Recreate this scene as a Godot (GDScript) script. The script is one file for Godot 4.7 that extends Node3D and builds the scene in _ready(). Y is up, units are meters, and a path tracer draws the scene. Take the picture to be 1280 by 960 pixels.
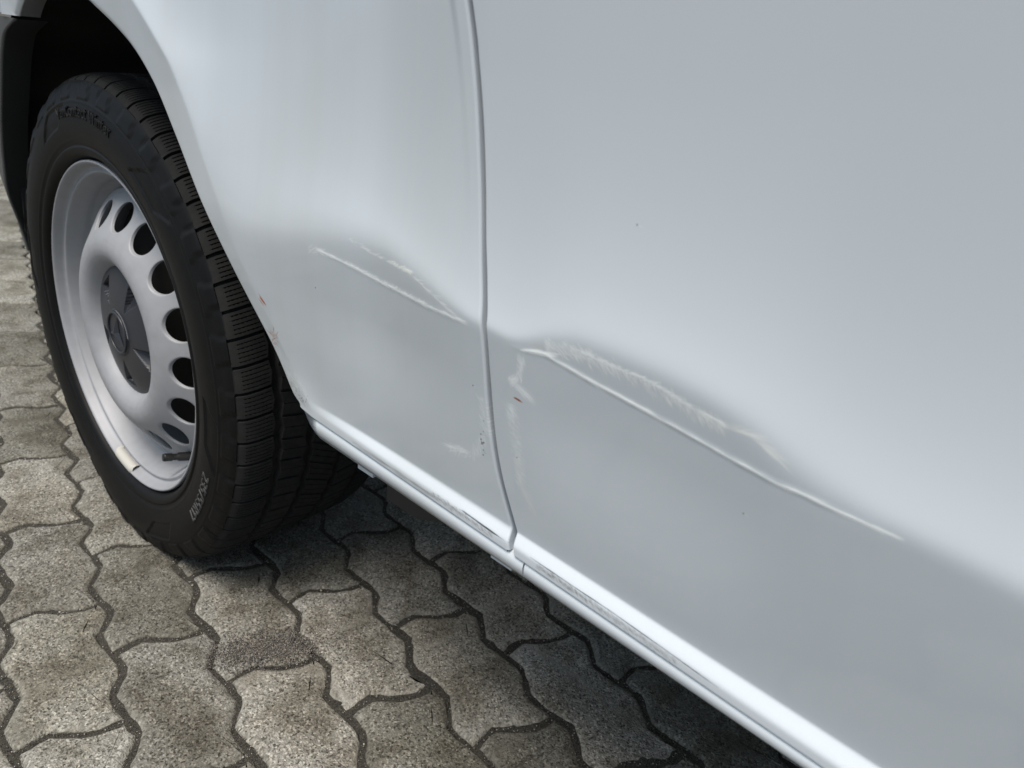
extends Node3D
# A parked white van seen close from the side: front wheel, front fender, door edge, scuffed dents, interlocking concrete paving.
# Axes: x runs along the van towards its rear, y up, z out of the van's side. The wheel's centre stands over the origin.

const WHEEL_Y := 0.3272
const ZC := 0.055            # how far the character line stands out
var rng := RandomNumberGenerator.new()
var names := {}

# ---------------------------------------------------------------- helpers
func soft(a: float, w: float) -> float:
	var q := a / w
	if q > 30.0: return a
	if q < -30.0: return 0.0
	return w * log(1.0 + exp(q))

func table(pts: Array, x: float) -> float:
	if x <= pts[0][0]: return pts[0][1]
	for i in range(1, pts.size()):
		if x <= pts[i][0]:
			var t: float = (x - pts[i - 1][0]) / (pts[i][0] - pts[i - 1][0])
			return lerpf(pts[i - 1][1], pts[i][1], t)
	return pts[-1][1]

func smooth_line(pts: Array, sub: int) -> PackedVector2Array:   # Catmull-Rom through the points
	var out := PackedVector2Array()
	for i in pts.size() - 1:
		var a: Vector2 = pts[maxi(i - 1, 0)]
		var b: Vector2 = pts[i]
		var c: Vector2 = pts[i + 1]
		var d: Vector2 = pts[mini(i + 2, pts.size() - 1)]
		for k in sub:
			out.append(b.cubic_interpolate(c, a, d, float(k) / sub))
	out.append(pts[-1])
	return out

class Build:
	var v := PackedVector3Array()
	var n := PackedVector3Array()
	var uv := PackedVector2Array()
	var idx := PackedInt32Array()
	var col := PackedColorArray()
	# a rows x cols sheet; the winding follows the normals
	func sheet(p: PackedVector3Array, nor: PackedVector3Array, rows: int, cols: int, uvs := PackedVector2Array()) -> void:
		var base := v.size()
		v.append_array(p)
		if nor.is_empty():
			nor = Build.grid_normals(p, rows, cols)
		n.append_array(nor)
		if uvs.is_empty():
			uvs.resize(p.size())
		uv.append_array(uvs)
		var mid := (rows / 2) * cols + cols / 2
		var score := 0.0
		for probe in [mid, 0, (rows - 2) * cols, cols / 3]:
			if probe % cols == cols - 1 or probe / cols >= rows - 1: continue
			score += (p[probe + cols] - p[probe]).cross(p[probe + 1] - p[probe]).dot(nor[probe]) * 1e6
		var flip := score < 0.0
		var k := idx.size()
		idx.resize(k + (rows - 1) * (cols - 1) * 6)
		for r in rows - 1:
			for c in cols - 1:
				var a := base + r * cols + c
				var b := a + 1
				var d := a + cols
				var e := d + 1
				if flip:
					idx[k] = a; idx[k + 1] = d; idx[k + 2] = b; idx[k + 3] = b; idx[k + 4] = d; idx[k + 5] = e
				else:
					idx[k] = a; idx[k + 1] = b; idx[k + 2] = d; idx[k + 3] = b; idx[k + 4] = e; idx[k + 5] = d
				k += 6
	static func grid_normals(p: PackedVector3Array, rows: int, cols: int) -> PackedVector3Array:
		var nor := PackedVector3Array()
		nor.resize(p.size())
		for r in rows:
			for c in cols:
				var du := p[r * cols + mini(c + 1, cols - 1)] - p[r * cols + maxi(c - 1, 0)]
				var dv := p[mini(r + 1, rows - 1) * cols + c] - p[maxi(r - 1, 0) * cols + c]
				nor[r * cols + c] = dv.cross(du).normalized()
		return nor
	func mesh(into: ArrayMesh = null, flat := false) -> ArrayMesh:
		if into == null: into = ArrayMesh.new()
		var arr := []
		arr.resize(Mesh.ARRAY_MAX)
		arr[Mesh.ARRAY_VERTEX] = v
		if not flat: arr[Mesh.ARRAY_NORMAL] = n
		arr[Mesh.ARRAY_TEX_UV] = uv
		if col.size() == v.size(): arr[Mesh.ARRAY_COLOR] = col
		arr[Mesh.ARRAY_INDEX] = idx
		into.add_surface_from_arrays(Mesh.PRIMITIVE_TRIANGLES, arr)
		return into

func put(called: String, mesh: Mesh, m: Material, parent: Node) -> MeshInstance3D:
	var o := MeshInstance3D.new()
	o.name = called
	o.mesh = mesh
	o.material_override = m
	parent.add_child(o, true)
	return o

func lathe(b: Build, prof: Array, seg: int, flip := false) -> void:   # profile of (radius, z) round the wheel's axle
	var rows := prof.size()
	var p := PackedVector3Array()
	var nor := PackedVector3Array()
	for i in rows:
		var a: Vector2 = prof[maxi(i - 1, 0)]
		var c: Vector2 = prof[mini(i + 1, rows - 1)]
		var t := (c - a).normalized()
		var nn := Vector2(t.y, -t.x) if not flip else Vector2(-t.y, t.x)
		for k in seg + 1:
			var th := TAU * k / seg
			p.append(Vector3(prof[i].x * cos(th), prof[i].x * sin(th), prof[i].y))
			nor.append(Vector3(nn.x * cos(th), nn.x * sin(th), nn.y))
	b.sheet(p, nor, rows, seg + 1)

func mat(albedo: Color, rough: float, metal := 0.0) -> StandardMaterial3D:
	var m := StandardMaterial3D.new()
	m.albedo_color = albedo.linear_to_srgb()
	m.roughness = rough
	m.metallic = metal
	return m

func noise_tex(size: int, kind: int, freq: float, octaves: int, cols: Array, seed_: int, bump := false) -> NoiseTexture2D:
	var f := FastNoiseLite.new()
	f.noise_type = kind as FastNoiseLite.NoiseType
	f.seed = seed_
	f.frequency = freq
	f.fractal_octaves = octaves
	if octaves <= 1: f.fractal_type = FastNoiseLite.FRACTAL_NONE
	if kind == FastNoiseLite.TYPE_CELLULAR: f.cellular_return_type = FastNoiseLite.RETURN_CELL_VALUE
	var t := NoiseTexture2D.new()
	t.width = size; t.height = size
	t.seamless = true
	t.generate_mipmaps = false
	t.noise = f
	if not bump:
		var g := Gradient.new()
		var off := PackedFloat32Array()
		var cc := PackedColorArray()
		for c in cols:
			off.append(c[0]); cc.append(Color(c[1], c[2], c[3]).linear_to_srgb())
		g.offsets = off; g.colors = cc
		t.color_ramp = g
	return t

# ---------------------------------------------------------------- the van's side
# the character line (upper edge of the downward-turned band); the dents push it up
const CREASE := [[-1.0, 0.575], [0.40, 0.577], [0.464, 0.585], [0.5226, 0.5964], [0.5854, 0.6084], [0.6308, 0.6138], [0.6633, 0.6132], [0.6983, 0.604], [0.7315, 0.5935], [0.7509, 0.5888], [0.7648, 0.588], [0.7869, 0.5862], [0.7997, 0.5895], [0.8148, 0.5966], [0.8379, 0.6031], [0.8659, 0.6038], [0.8971, 0.6027], [0.9262, 0.5993], [0.9494, 0.5938], [0.9682, 0.5857], [0.9857, 0.5792], [1.0087, 0.5753], [1.0491, 0.5737], [1.0732, 0.572], [1.6, 0.565]]
# how soft the line is: sharp beside the door gap, soft in the dents
const SOFT := [[-1.0, 0.007], [0.56, 0.007], [0.66, 0.0042], [0.72, 0.0032], [0.755, 0.0015], [0.79, 0.0016], [0.82, 0.0032], [0.93, 0.0034], [0.975, 0.0052], [1.02, 0.003], [1.10, 0.0035]]
# the pressed-in lower line of each dent: (x, y) and its strength
const RIDGE := [[0.565, 0.5905], [0.574, 0.5903], [0.609, 0.5886], [0.6561, 0.5848], [0.7029, 0.583], [0.742, 0.5839], [0.7958, 0.5812], [0.8141, 0.5846], [0.8493, 0.5791], [0.8829, 0.5759], [0.9141, 0.5728], [0.9433, 0.5699], [0.9663, 0.5685], [0.9789, 0.5694], [0.9987, 0.5692], [1.0168, 0.5696]]
const RIDGE_S := [[0.55, 0.0], [0.60, 0.45], [0.70, 0.7], [0.735, 0.5], [0.75, 0.0], [0.79, 0.0], [0.81, 0.9], [0.97, 1.0], [0.99, 0.7], [1.02, 0.0]]
var t_crease := PackedFloat32Array()
var t_soft := PackedFloat32Array()
var t_ridge := PackedFloat32Array()
var t_ridge_s := PackedFloat32Array()

func smoothed(pts: Array, h: int) -> PackedFloat32Array:
	var raw := PackedFloat32Array()
	for i in 3201: raw.append(table(pts, -1.1 + i * 0.001))
	for pass_ in 2:
		var nxt := raw.duplicate()
		for i in range(h, 3201 - h):
			var s := 0.0
			for k in range(-h, h + 1): s += raw[i + k]
			nxt[i] = s / (2 * h + 1)
		raw = nxt
	return raw

func look(t: PackedFloat32Array, x: float) -> float:
	var q := clampf((x + 1.1) * 1000.0, 0.0, 3199.0)
	var i := int(q)
	return lerpf(t[i], t[i + 1], q - i)

func side_z(x: float, y: float) -> float:
	var e := y - look(t_crease, x)
	var w := look(t_soft, x)
	var up := soft(e, w)
	var dn := soft(-e, w)
	var z := ZC - UP_SLOPE * 0.060 * (1.0 - exp(-up / 0.060)) + 0.10 * up
	z -= DN_SLOPE * dn - DN_EASE * dn * dn
	if y < 0.55:                                    # the dents fade out towards the ledge
		z = lerpf(z, ZC - DN_SLOPE * (0.578 - y), 1.0 - smoothstep(0.445, 0.55, y))
	var rs := look(t_ridge_s, x)
	if rs > 0.001:                                  # the creased lip left by the impact
		var q := (y - look(t_ridge, x)) / 0.0016
		if absf(q) < 5.0: z += rs * (0.00034 + 0.00012 * sin(x * 310.0) * sin(x * 137.0 + 1.0)) * exp(-q * q)
	if y < 0.47:                                    # the ledge above the sill: a crisp fillet and a rounded nose
		var yt := y + 0.028 * (clampf(x, 0.5, 1.15) - 0.666)
		var zl := 0.0345 - 0.82 * soft(yt - 0.4290, 0.0008)
		z = zl + soft(z - zl, 0.0004)
	return z

const UP_SLOPE := 0.35
const DN_SLOPE := 0.185
const DN_EASE := 0.06

const SEAM := [Vector2(0.7925, 0.4191), Vector2(0.7819, 0.4522), Vector2(0.7754, 0.4736), Vector2(0.7704, 0.4985), Vector2(0.7675, 0.5265), Vector2(0.766, 0.5571), Vector2(0.7645, 0.588), Vector2(0.7585, 0.6113), Vector2(0.7515, 0.6405), Vector2(0.7462, 0.6781), Vector2(0.7420, 0.7093), Vector2(0.7370, 0.7389), Vector2(0.7300, 0.7714), Vector2(0.695, 0.90), Vector2(0.665, 1.0)]
const ARCH := [Vector2(0.513, 0.4262), Vector2(0.5, 0.4356), Vector2(0.4739, 0.4719), Vector2(0.4393, 0.5132), Vector2(0.4029, 0.5581), Vector2(0.3642, 0.6029), Vector2(0.3321, 0.6419), Vector2(0.29, 0.6876), Vector2(0.2349, 0.7227), Vector2(0.1535, 0.7516), Vector2(0.105, 0.7615), Vector2(0.04, 0.768), Vector2(-0.015, 0.761), Vector2(-0.051, 0.7455), Vector2(-0.082, 0.7265)]
const OUTER := [Vector2(0.7925, 0.4191), Vector2(0.7805, 0.456), Vector2(0.7725, 0.487), Vector2(0.7672, 0.53), Vector2(0.7650, 0.584), Vector2(0.7540, 0.63), Vector2(0.7460, 0.68), Vector2(0.7378, 0.735), Vector2(0.7260, 0.787), Vector2(0.6825, 0.94), Vector2(0.665, 1.0), Vector2(0.30, 1.0), Vector2(-0.10, 1.0), Vector2(-0.35, 0.95), Vector2(-0.55, 0.725)]

# UVs of the paint textures: x 0.33..1.15, y 0.37..0.78
func paint_uv(x: float, y: float) -> Vector2:
	return Vector2((x - 0.33) / 0.82, 1.0 - (y - 0.37) / 0.41)

func hem(b: Build, edge: PackedVector3Array, nor: PackedVector3Array, out: PackedVector3Array, r: float, depth: float) -> void:
	var rows := 7
	var cols := edge.size()
	var p := PackedVector3Array()
	var nn := PackedVector3Array()
	var uvs := PackedVector2Array()
	for k in rows:
		for i in cols:
			var ph := minf(k, 5) / 5.0 * PI / 2.0
			var q := edge[i] + out[i] * r * sin(ph) - nor[i] * r * (1.0 - cos(ph))
			if k == 6: q -= Vector3(0, 0, depth)
			p.append(q)
			nn.append((nor[i] * cos(ph) + out[i] * sin(ph)).normalized())
			uvs.append(paint_uv(edge[i].x, edge[i].y))
	b.sheet(p, nn, rows, cols, uvs)

func make_fender() -> ArrayMesh:
	var sub := 26
	var arch := smooth_line(ARCH, sub)
	var outer := smooth_line(OUTER.slice(0, 11), sub)
	outer.resize(outer.size() - 1)
	outer.append_array(smooth_line(OUTER.slice(10), sub))
	# rows are packed towards the bottom edge, where the ledge is
	var ts: Array[float] = []
	for k in 40: ts.append(pow(k / 40.0, 1.3) * sub * 1.6)
	var t := sub * 1.6
	while t < arch.size() - 1:
		ts.append(t)
		t += 1.0
	ts.append(arch.size() - 1.0)
	var a2 := PackedVector2Array()
	var o2 := PackedVector2Array()
	for q in ts:
		var i := mini(int(q), arch.size() - 2)
		a2.append(arch[i].lerp(arch[i + 1], q - i))
		o2.append(outer[i].lerp(outer[i + 1], q - i))
	var an := PackedVector2Array()
	for i in a2.size():
		var tg := a2[mini(i + 2, a2.size() - 1)] - a2[maxi(i - 2, 0)]
		an.append(Vector2(tg.y, -tg.x).normalized())
	var ss: Array[float] = []
	for k in 56: ss.append(0.24 * pow(k / 56.0, 1.25))
	for k in 121: ss.append(0.24 + 0.76 * k / 120.0)
	var rows := a2.size()
	var cols := ss.size()
	var p := PackedVector3Array()
	var uvs := PackedVector2Array()
	for r in rows:
		var to := o2[r]
		# stop short of the gap by its half width and the hem's radius
		to -= (o2[r] - a2[r]).normalized() * 0.0046
		for c in cols:
			var q := a2[r].lerp(to, ss[c])
			var e := 1e9
			if ss[c] < 0.98:
				for j in range(maxi(r - 14, 0), mini(r + 15, rows)):
					var dd := q.distance_squared_to(a2[j])
					if dd < e: e = dd
				e = sqrt(e)
			var z := side_z(q.x, q.y)
			if q.x < 0.1: z = lerpf(z, ZC - 0.01 - 0.30 * pow(maxf(0.0, -q.x - 0.1), 1.5), smoothstep(0.1, -0.1, q.x))
			if e < 0.5:
				var hi := smoothstep(0.43, 0.60, q.y)
				var zr := 0.0345 + 0.0175 * hi                     # the raised band round the arch
				var e0 := 0.026 + 0.026 * smoothstep(0.48, 0.72, q.y)
				if q.x < -0.05: zr -= 0.25 * pow(-q.x - 0.05, 1.5)
				var wa := exp(-pow(maxf(e - e0, 0.0) / 0.050, 1.15))
				z -= 0.0400 * (1.0 - exp(-soft(q.y - 0.615, 0.03) / 0.26)) * (1.0 - smoothstep(0.50, 0.76, q.x))
				z = lerpf(z, zr, wa)
				z -= 0.10 * soft(e0 - e, 0.0016) + 0.9 * soft(0.0035 - e, 0.0012)
			p.append(Vector3(q.x, q.y, z))
			uvs.append(paint_uv(q.x, q.y))
	var nor := Build.grid_normals(p, rows, cols)
	if nor[rows * cols / 2].z < 0.0:
		for i in nor.size(): nor[i] = -nor[i]
	var b := Build.new()
	b.sheet(p, nor, rows, cols, uvs)
	# the edges: gap to the door, wheel arch, bottom
	var e1 := PackedVector3Array(); var n1 := PackedVector3Array(); var w1 := PackedVector3Array()
	var e2 := PackedVector3Array(); var n2 := PackedVector3Array(); var w2 := PackedVector3Array()
	var e3 := PackedVector3Array(); var n3 := PackedVector3Array(); var w3 := PackedVector3Array()
	for r in rows:
		var i := r * cols + cols - 1
		if o2[r].y < 0.999 and o2[r].x > 0.6:
			e1.append(p[i]); n1.append(nor[i]); w1.append(Vector3(1, 0.12, 0).normalized())
		i = r * cols
		e2.append(p[i]); n2.append(nor[i]); w2.append(Vector3(-an[r].x, -an[r].y, -0.9).normalized() if an[r].dot(o2[r] - a2[r]) > 0.0 else Vector3(an[r].x, an[r].y, -0.9).normalized())
	for c in cols:
		e3.append(p[c]); n3.append(nor[c]); w3.append(Vector3(0, -1, 0))
	hem(b, e1, n1, w1, 0.0020, 0.014)
	hem(b, e2, n2, w2, 0.0018, 0.022)
	hem(b, e3, n3, w3, 0.0018, 0.010)
	return b.mesh()

func make_door() -> ArrayMesh:
	var seam := smooth_line(SEAM, 12)
	var ys: Array[float] = []
	for k in 34: ys.append(0.4191 + k * 0.0008)
	var y := 0.4465
	while y < 0.535: ys.append(y); y += 0.003
	while y < 0.632: ys.append(y); y += 0.0011
	while y < 0.80: ys.append(y); y += 0.004
	while y < 1.0: ys.append(y); y += 0.02
	ys.append(1.0)
	var xs: Array[float] = []
	var x := 0.0
	while x < 0.36: xs.append(x); x += 0.0028
	while x < 1.30: xs.append(x); x += 0.02
	var p := PackedVector3Array()
	var nor := PackedVector3Array()
	var uvs := PackedVector2Array()
	var j := 0
	for yy in ys:
		while j < seam.size() - 2 and seam[j + 1].y < yy: j += 1
		var x0 := lerpf(seam[j].x, seam[j + 1].x, (yy - seam[j].y) / (seam[j + 1].y - seam[j].y)) + 0.0036
		for xx in xs:
			var q := Vector2(x0 + xx * (2.05 - x0) / (2.05 - 0.77), yy)
			q.y -= 0.0255 * (minf(q.x, 1.15) - 0.79) * (1.0 - smoothstep(0.43, 0.46, yy))
			var z := side_z(q.x, q.y)
			p.append(Vector3(q.x, q.y, z))
			var gx := (side_z(q.x + 0.0012, q.y) - side_z(q.x - 0.0012, q.y)) / 0.0024
			var gy := (side_z(q.x, q.y + 0.0005) - side_z(q.x, q.y - 0.0005)) / 0.001
			nor.append(Vector3(-gx, -gy, 1).normalized())
			uvs.append(paint_uv(q.x, q.y))
	var rows := ys.size()
	var cols := xs.size()
	var b := Build.new()
	b.sheet(p, nor, rows, cols, uvs)
	var e1 := PackedVector3Array(); var n1 := PackedVector3Array(); var w1 := PackedVector3Array()
	for r in rows: e1.append(p[r * cols]); n1.append(nor[r * cols]); w1.append(Vector3(-1, -0.1, 0).normalized())
	hem(b, e1, n1, w1, 0.0016, 0.014)
	var e3 := PackedVector3Array(); var n3 := PackedVector3Array(); var w3 := PackedVector3Array()
	for c in cols: e3.append(p[c]); n3.append(nor[c]); w3.append(Vector3(0, -1, 0))
	hem(b, e3, n3, w3, 0.0022, 0.010)
	return b.mesh()

const SILL := [Vector2(0.015, 0.002), Vector2(0.005, 0.028), Vector2(0.000, 0.0334), Vector2(-0.004, 0.0340), Vector2(-0.0075, 0.0334), Vector2(-0.011, 0.0308), Vector2(-0.014, 0.0254), Vector2(-0.0165, 0.0174), Vector2(-0.0178, 0.0080), Vector2(-0.018, -0.004), Vector2(-0.018, -0.05), Vector2(0.006, -0.06)]
func make_sill(x0: float, x1: float) -> ArrayMesh:
	var p := PackedVector3Array()
	var nor := PackedVector3Array()
	var uvs := PackedVector2Array()
	var xs: Array[float] = []
	for k in 13: xs.append(x0 + minf(0.10, x1 - x0) * pow(k / 12.0, 1.5))
	if x1 - x0 > 0.12:
		for k in 30: xs.append(x0 + 0.10 + (x1 - x0 - 0.10) * (k + 1) / 30.0)
	for i in SILL.size():
		var a: Vector2 = SILL[maxi(i - 1, 0)]
		var c: Vector2 = SILL[mini(i + 1, SILL.size() - 1)]
		var t := c - a
		for x in xs:
			var k := 0.0
			if x0 < 0.6: k = pow(1.0 - clampf((x - x0) / 0.034, 0.0, 1.0), 1.6)
			var yj := 0.4188 - 0.0255 * (minf(x, 1.15) - 0.666)
			var dy: float = SILL[i].x
			if dy < 0.0: dy *= (yj - 0.3940) / 0.018
			var y: float = yj + lerpf(dy, maxf(dy, -0.001), k)
			var z: float = SILL[i].y - k * 0.008
			p.append(Vector3(x, y, z))
			nor.append(Vector3(-k * 0.5, t.y, -t.x).normalized())
			uvs.append(paint_uv(x, y))
	var b := Build.new()
	b.sheet(p, nor, SILL.size(), xs.size(), uvs)
	# the turned-in end beside the joint
	for end in [0, xs.size() - 1]:
		var q := PackedVector3Array()
		var m := PackedVector3Array()
		for i in SILL.size():
			var e := p[i * xs.size() + end]
			q.append(e); q.append(Vector3(e.x, 0.412, -0.02))
			m.append(Vector3(-1 if end == 0 else 1, 0, 0)); m.append(m[-1])
		b.sheet(q, m, SILL.size(), 2)
	return b.mesh()

func make_bumper() -> ArrayMesh:
	# from the wheel arch forwards, curving inboard to the van's corner
	var edge := smooth_line([Vector2(-0.088, 0.7235), Vector2(-0.159, 0.704), Vector2(-0.208, 0.672), Vector2(-0.264, 0.625), Vector2(-0.328, 0.573), Vector2(-0.393, 0.515), Vector2(-0.450, 0.445), Vector2(-0.470, 0.385), Vector2(-0.448, 0.337)], 10)
	var far := smooth_line([Vector2(-0.60, 0.7235), Vector2(-0.72, 0.70), Vector2(-0.80, 0.67), Vector2(-0.86, 0.625), Vector2(-0.89, 0.573), Vector2(-0.90, 0.515), Vector2(-0.90, 0.445), Vector2(-0.90, 0.385), Vector2(-0.90, 0.335)], 10)
	var p := PackedVector3Array()
	var cols := 40
	for r in edge.size():
		for c in cols:
			var s := pow(c / (cols - 1.0), 1.3)
			var q := edge[r].lerp(far[r], s)
			var z := table([[0.08, 0.047], [0.16, 0.041], [0.21, 0.035], [0.264, 0.027], [0.328, 0.017], [0.393, 0.005], [0.462, -0.009], [0.60, -0.040], [0.72, -0.075], [0.90, -0.20]], -q.x)
			z -= 0.018 * (1.0 - smoothstep(0.335, 0.46, q.y))
			p.append(Vector3(q.x, q.y, z))
	var nor := Build.grid_normals(p, edge.size(), cols)
	if nor[nor.size() / 2].z < 0.0:
		for i in nor.size(): nor[i] = -nor[i]
	var b := Build.new()
	b.sheet(p, nor, edge.size(), cols)
	var e := PackedVector3Array(); var n := PackedVector3Array(); var w := PackedVector3Array()
	for r in edge.size():
		e.append(p[r * cols]); n.append(nor[r * cols]); w.append(Vector3(0.8, -0.2, -0.5).normalized())
	hem(b, e, n, w, 0.003, 0.034)
	var e2 := PackedVector3Array(); var n2 := PackedVector3Array(); var w2 := PackedVector3Array()
	for c in cols:
		var i := (edge.size() - 1) * cols + c
		e2.append(p[i]); n2.append(nor[i]); w2.append(Vector3(0, -0.7, -0.7))
	hem(b, e2, n2, w2, 0.004, 0.12)
	return b.mesh()

func make_liner() -> ArrayMesh:
	var p := PackedVector3Array()
	var zs := [0.012, 0.0, -0.03, -0.10, -0.18, -0.26, -0.33, -0.36]
	var seg := 72
	for i in zs.size():
		for k in seg + 1:
			var th := lerpf(deg_to_rad(10), deg_to_rad(178), float(k) / seg)
			var r := 0.462 + 0.006 * sin(k * 0.9) * (1.0 if i in [2, 3, 4, 5] else 0.0)
			if th < 0.9: r += 0.06 * smoothstep(0.9, 0.1, th)
			var zl: float = minf(zs[i], lerpf(0.012, -0.030, smoothstep(1.9, 2.75, th)))
			p.append(Vector3(r * cos(th), WHEEL_Y + r * sin(th), zl))
	var b := Build.new()
	b.sheet(p, PackedVector3Array(), zs.size(), seg + 1)
	var q := PackedVector3Array()
	for i in 2:
		for k in seg + 1:
			var th := lerpf(deg_to_rad(10), deg_to_rad(178), float(k) / seg)
			var r := (0.463 if i == 0 else 0.02)
			q.append(Vector3(r * cos(th), WHEEL_Y + r * sin(th), -0.36))
	var m := PackedVector3Array(); m.resize(q.size()); m.fill(Vector3(0, 0, 1))
	b.sheet(q, m, 2, seg + 1)
	return b.mesh()

func make_hull() -> ArrayMesh:
	# what carries the panels: the body above the belt, the bonnet, the far side and the floor
	var b := Build.new()
	var prof := [Vector2(0.40, -0.06), Vector2(0.60, -0.03), Vector2(1.0, 0.03), Vector2(1.02, 0.055), Vector2(1.10, 0.05), Vector2(1.45, -0.02), Vector2(1.80, -0.10), Vector2(1.88, -0.16), Vector2(1.92, -0.30), Vector2(1.94, -0.90)]
	var st := [[-0.92, 0.32], [-0.86, 0.44], [-0.60, 0.53], [-0.20, 0.58], [0.12, 0.60], [0.45, 0.78], [0.85, 0.99], [1.2, 1.0], [2.05, 1.0], [4.05, 1.0]]
	var full := prof.duplicate()
	for i in range(prof.size() - 2, -1, -1): full.append(Vector2(prof[i].x, -1.80 - prof[i].y))
	var p := PackedVector3Array()
	for s in st:
		for q in full:
			var y: float = 0.40 + (q.x - 0.40) * s[1]
			if s[0] < 1.0 and q.x < 1.01: y = minf(q.x, y + (q.x - y) * 0.9)
			var z: float = q.y
			if s[0] < 0.8 and q.x < 0.99: z = -0.42 if q.y > -0.9 else -1.38
			if s[0] < 0.9 and q.x >= 0.99: z += -0.09 if q.y > -0.9 else 0.09
			if s[0] < 0.0: z -= (0.10 if q.y > -0.9 else -0.10) * (1.0 if q.x > 0.99 or s[0] < 0.55 else 0.0)
			if s[0] < -0.3: z = lerpf(z, -0.9, 0.28 * (-s[0] - 0.3))
			p.append(Vector3(s[0], y, z))
	var cols := full.size()
	var nor := Build.grid_normals(p, st.size(), cols)
	if nor[cols * 8 + 5].z < 0.0 and nor[cols * 8 + 5].y < 0.0:
		for i in nor.size(): nor[i] = -nor[i]
	b.sheet(p, nor, st.size(), cols)
	return b.mesh()

# ---------------------------------------------------------------- wheel
const GROOVES := [-0.0475, -0.0925, -0.1435, -0.1885]
const LUGS := 66
func tread_radius(z: float) -> float:
	var c := absf(z + 0.118) / 0.118
	return 0.3452 - 0.0022 * c * c - 0.0045 * pow(smoothstep(0.72, 1.02, c), 1.6) - 0.010 * pow(smoothstep(0.88, 1.06, c), 2.0)

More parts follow.
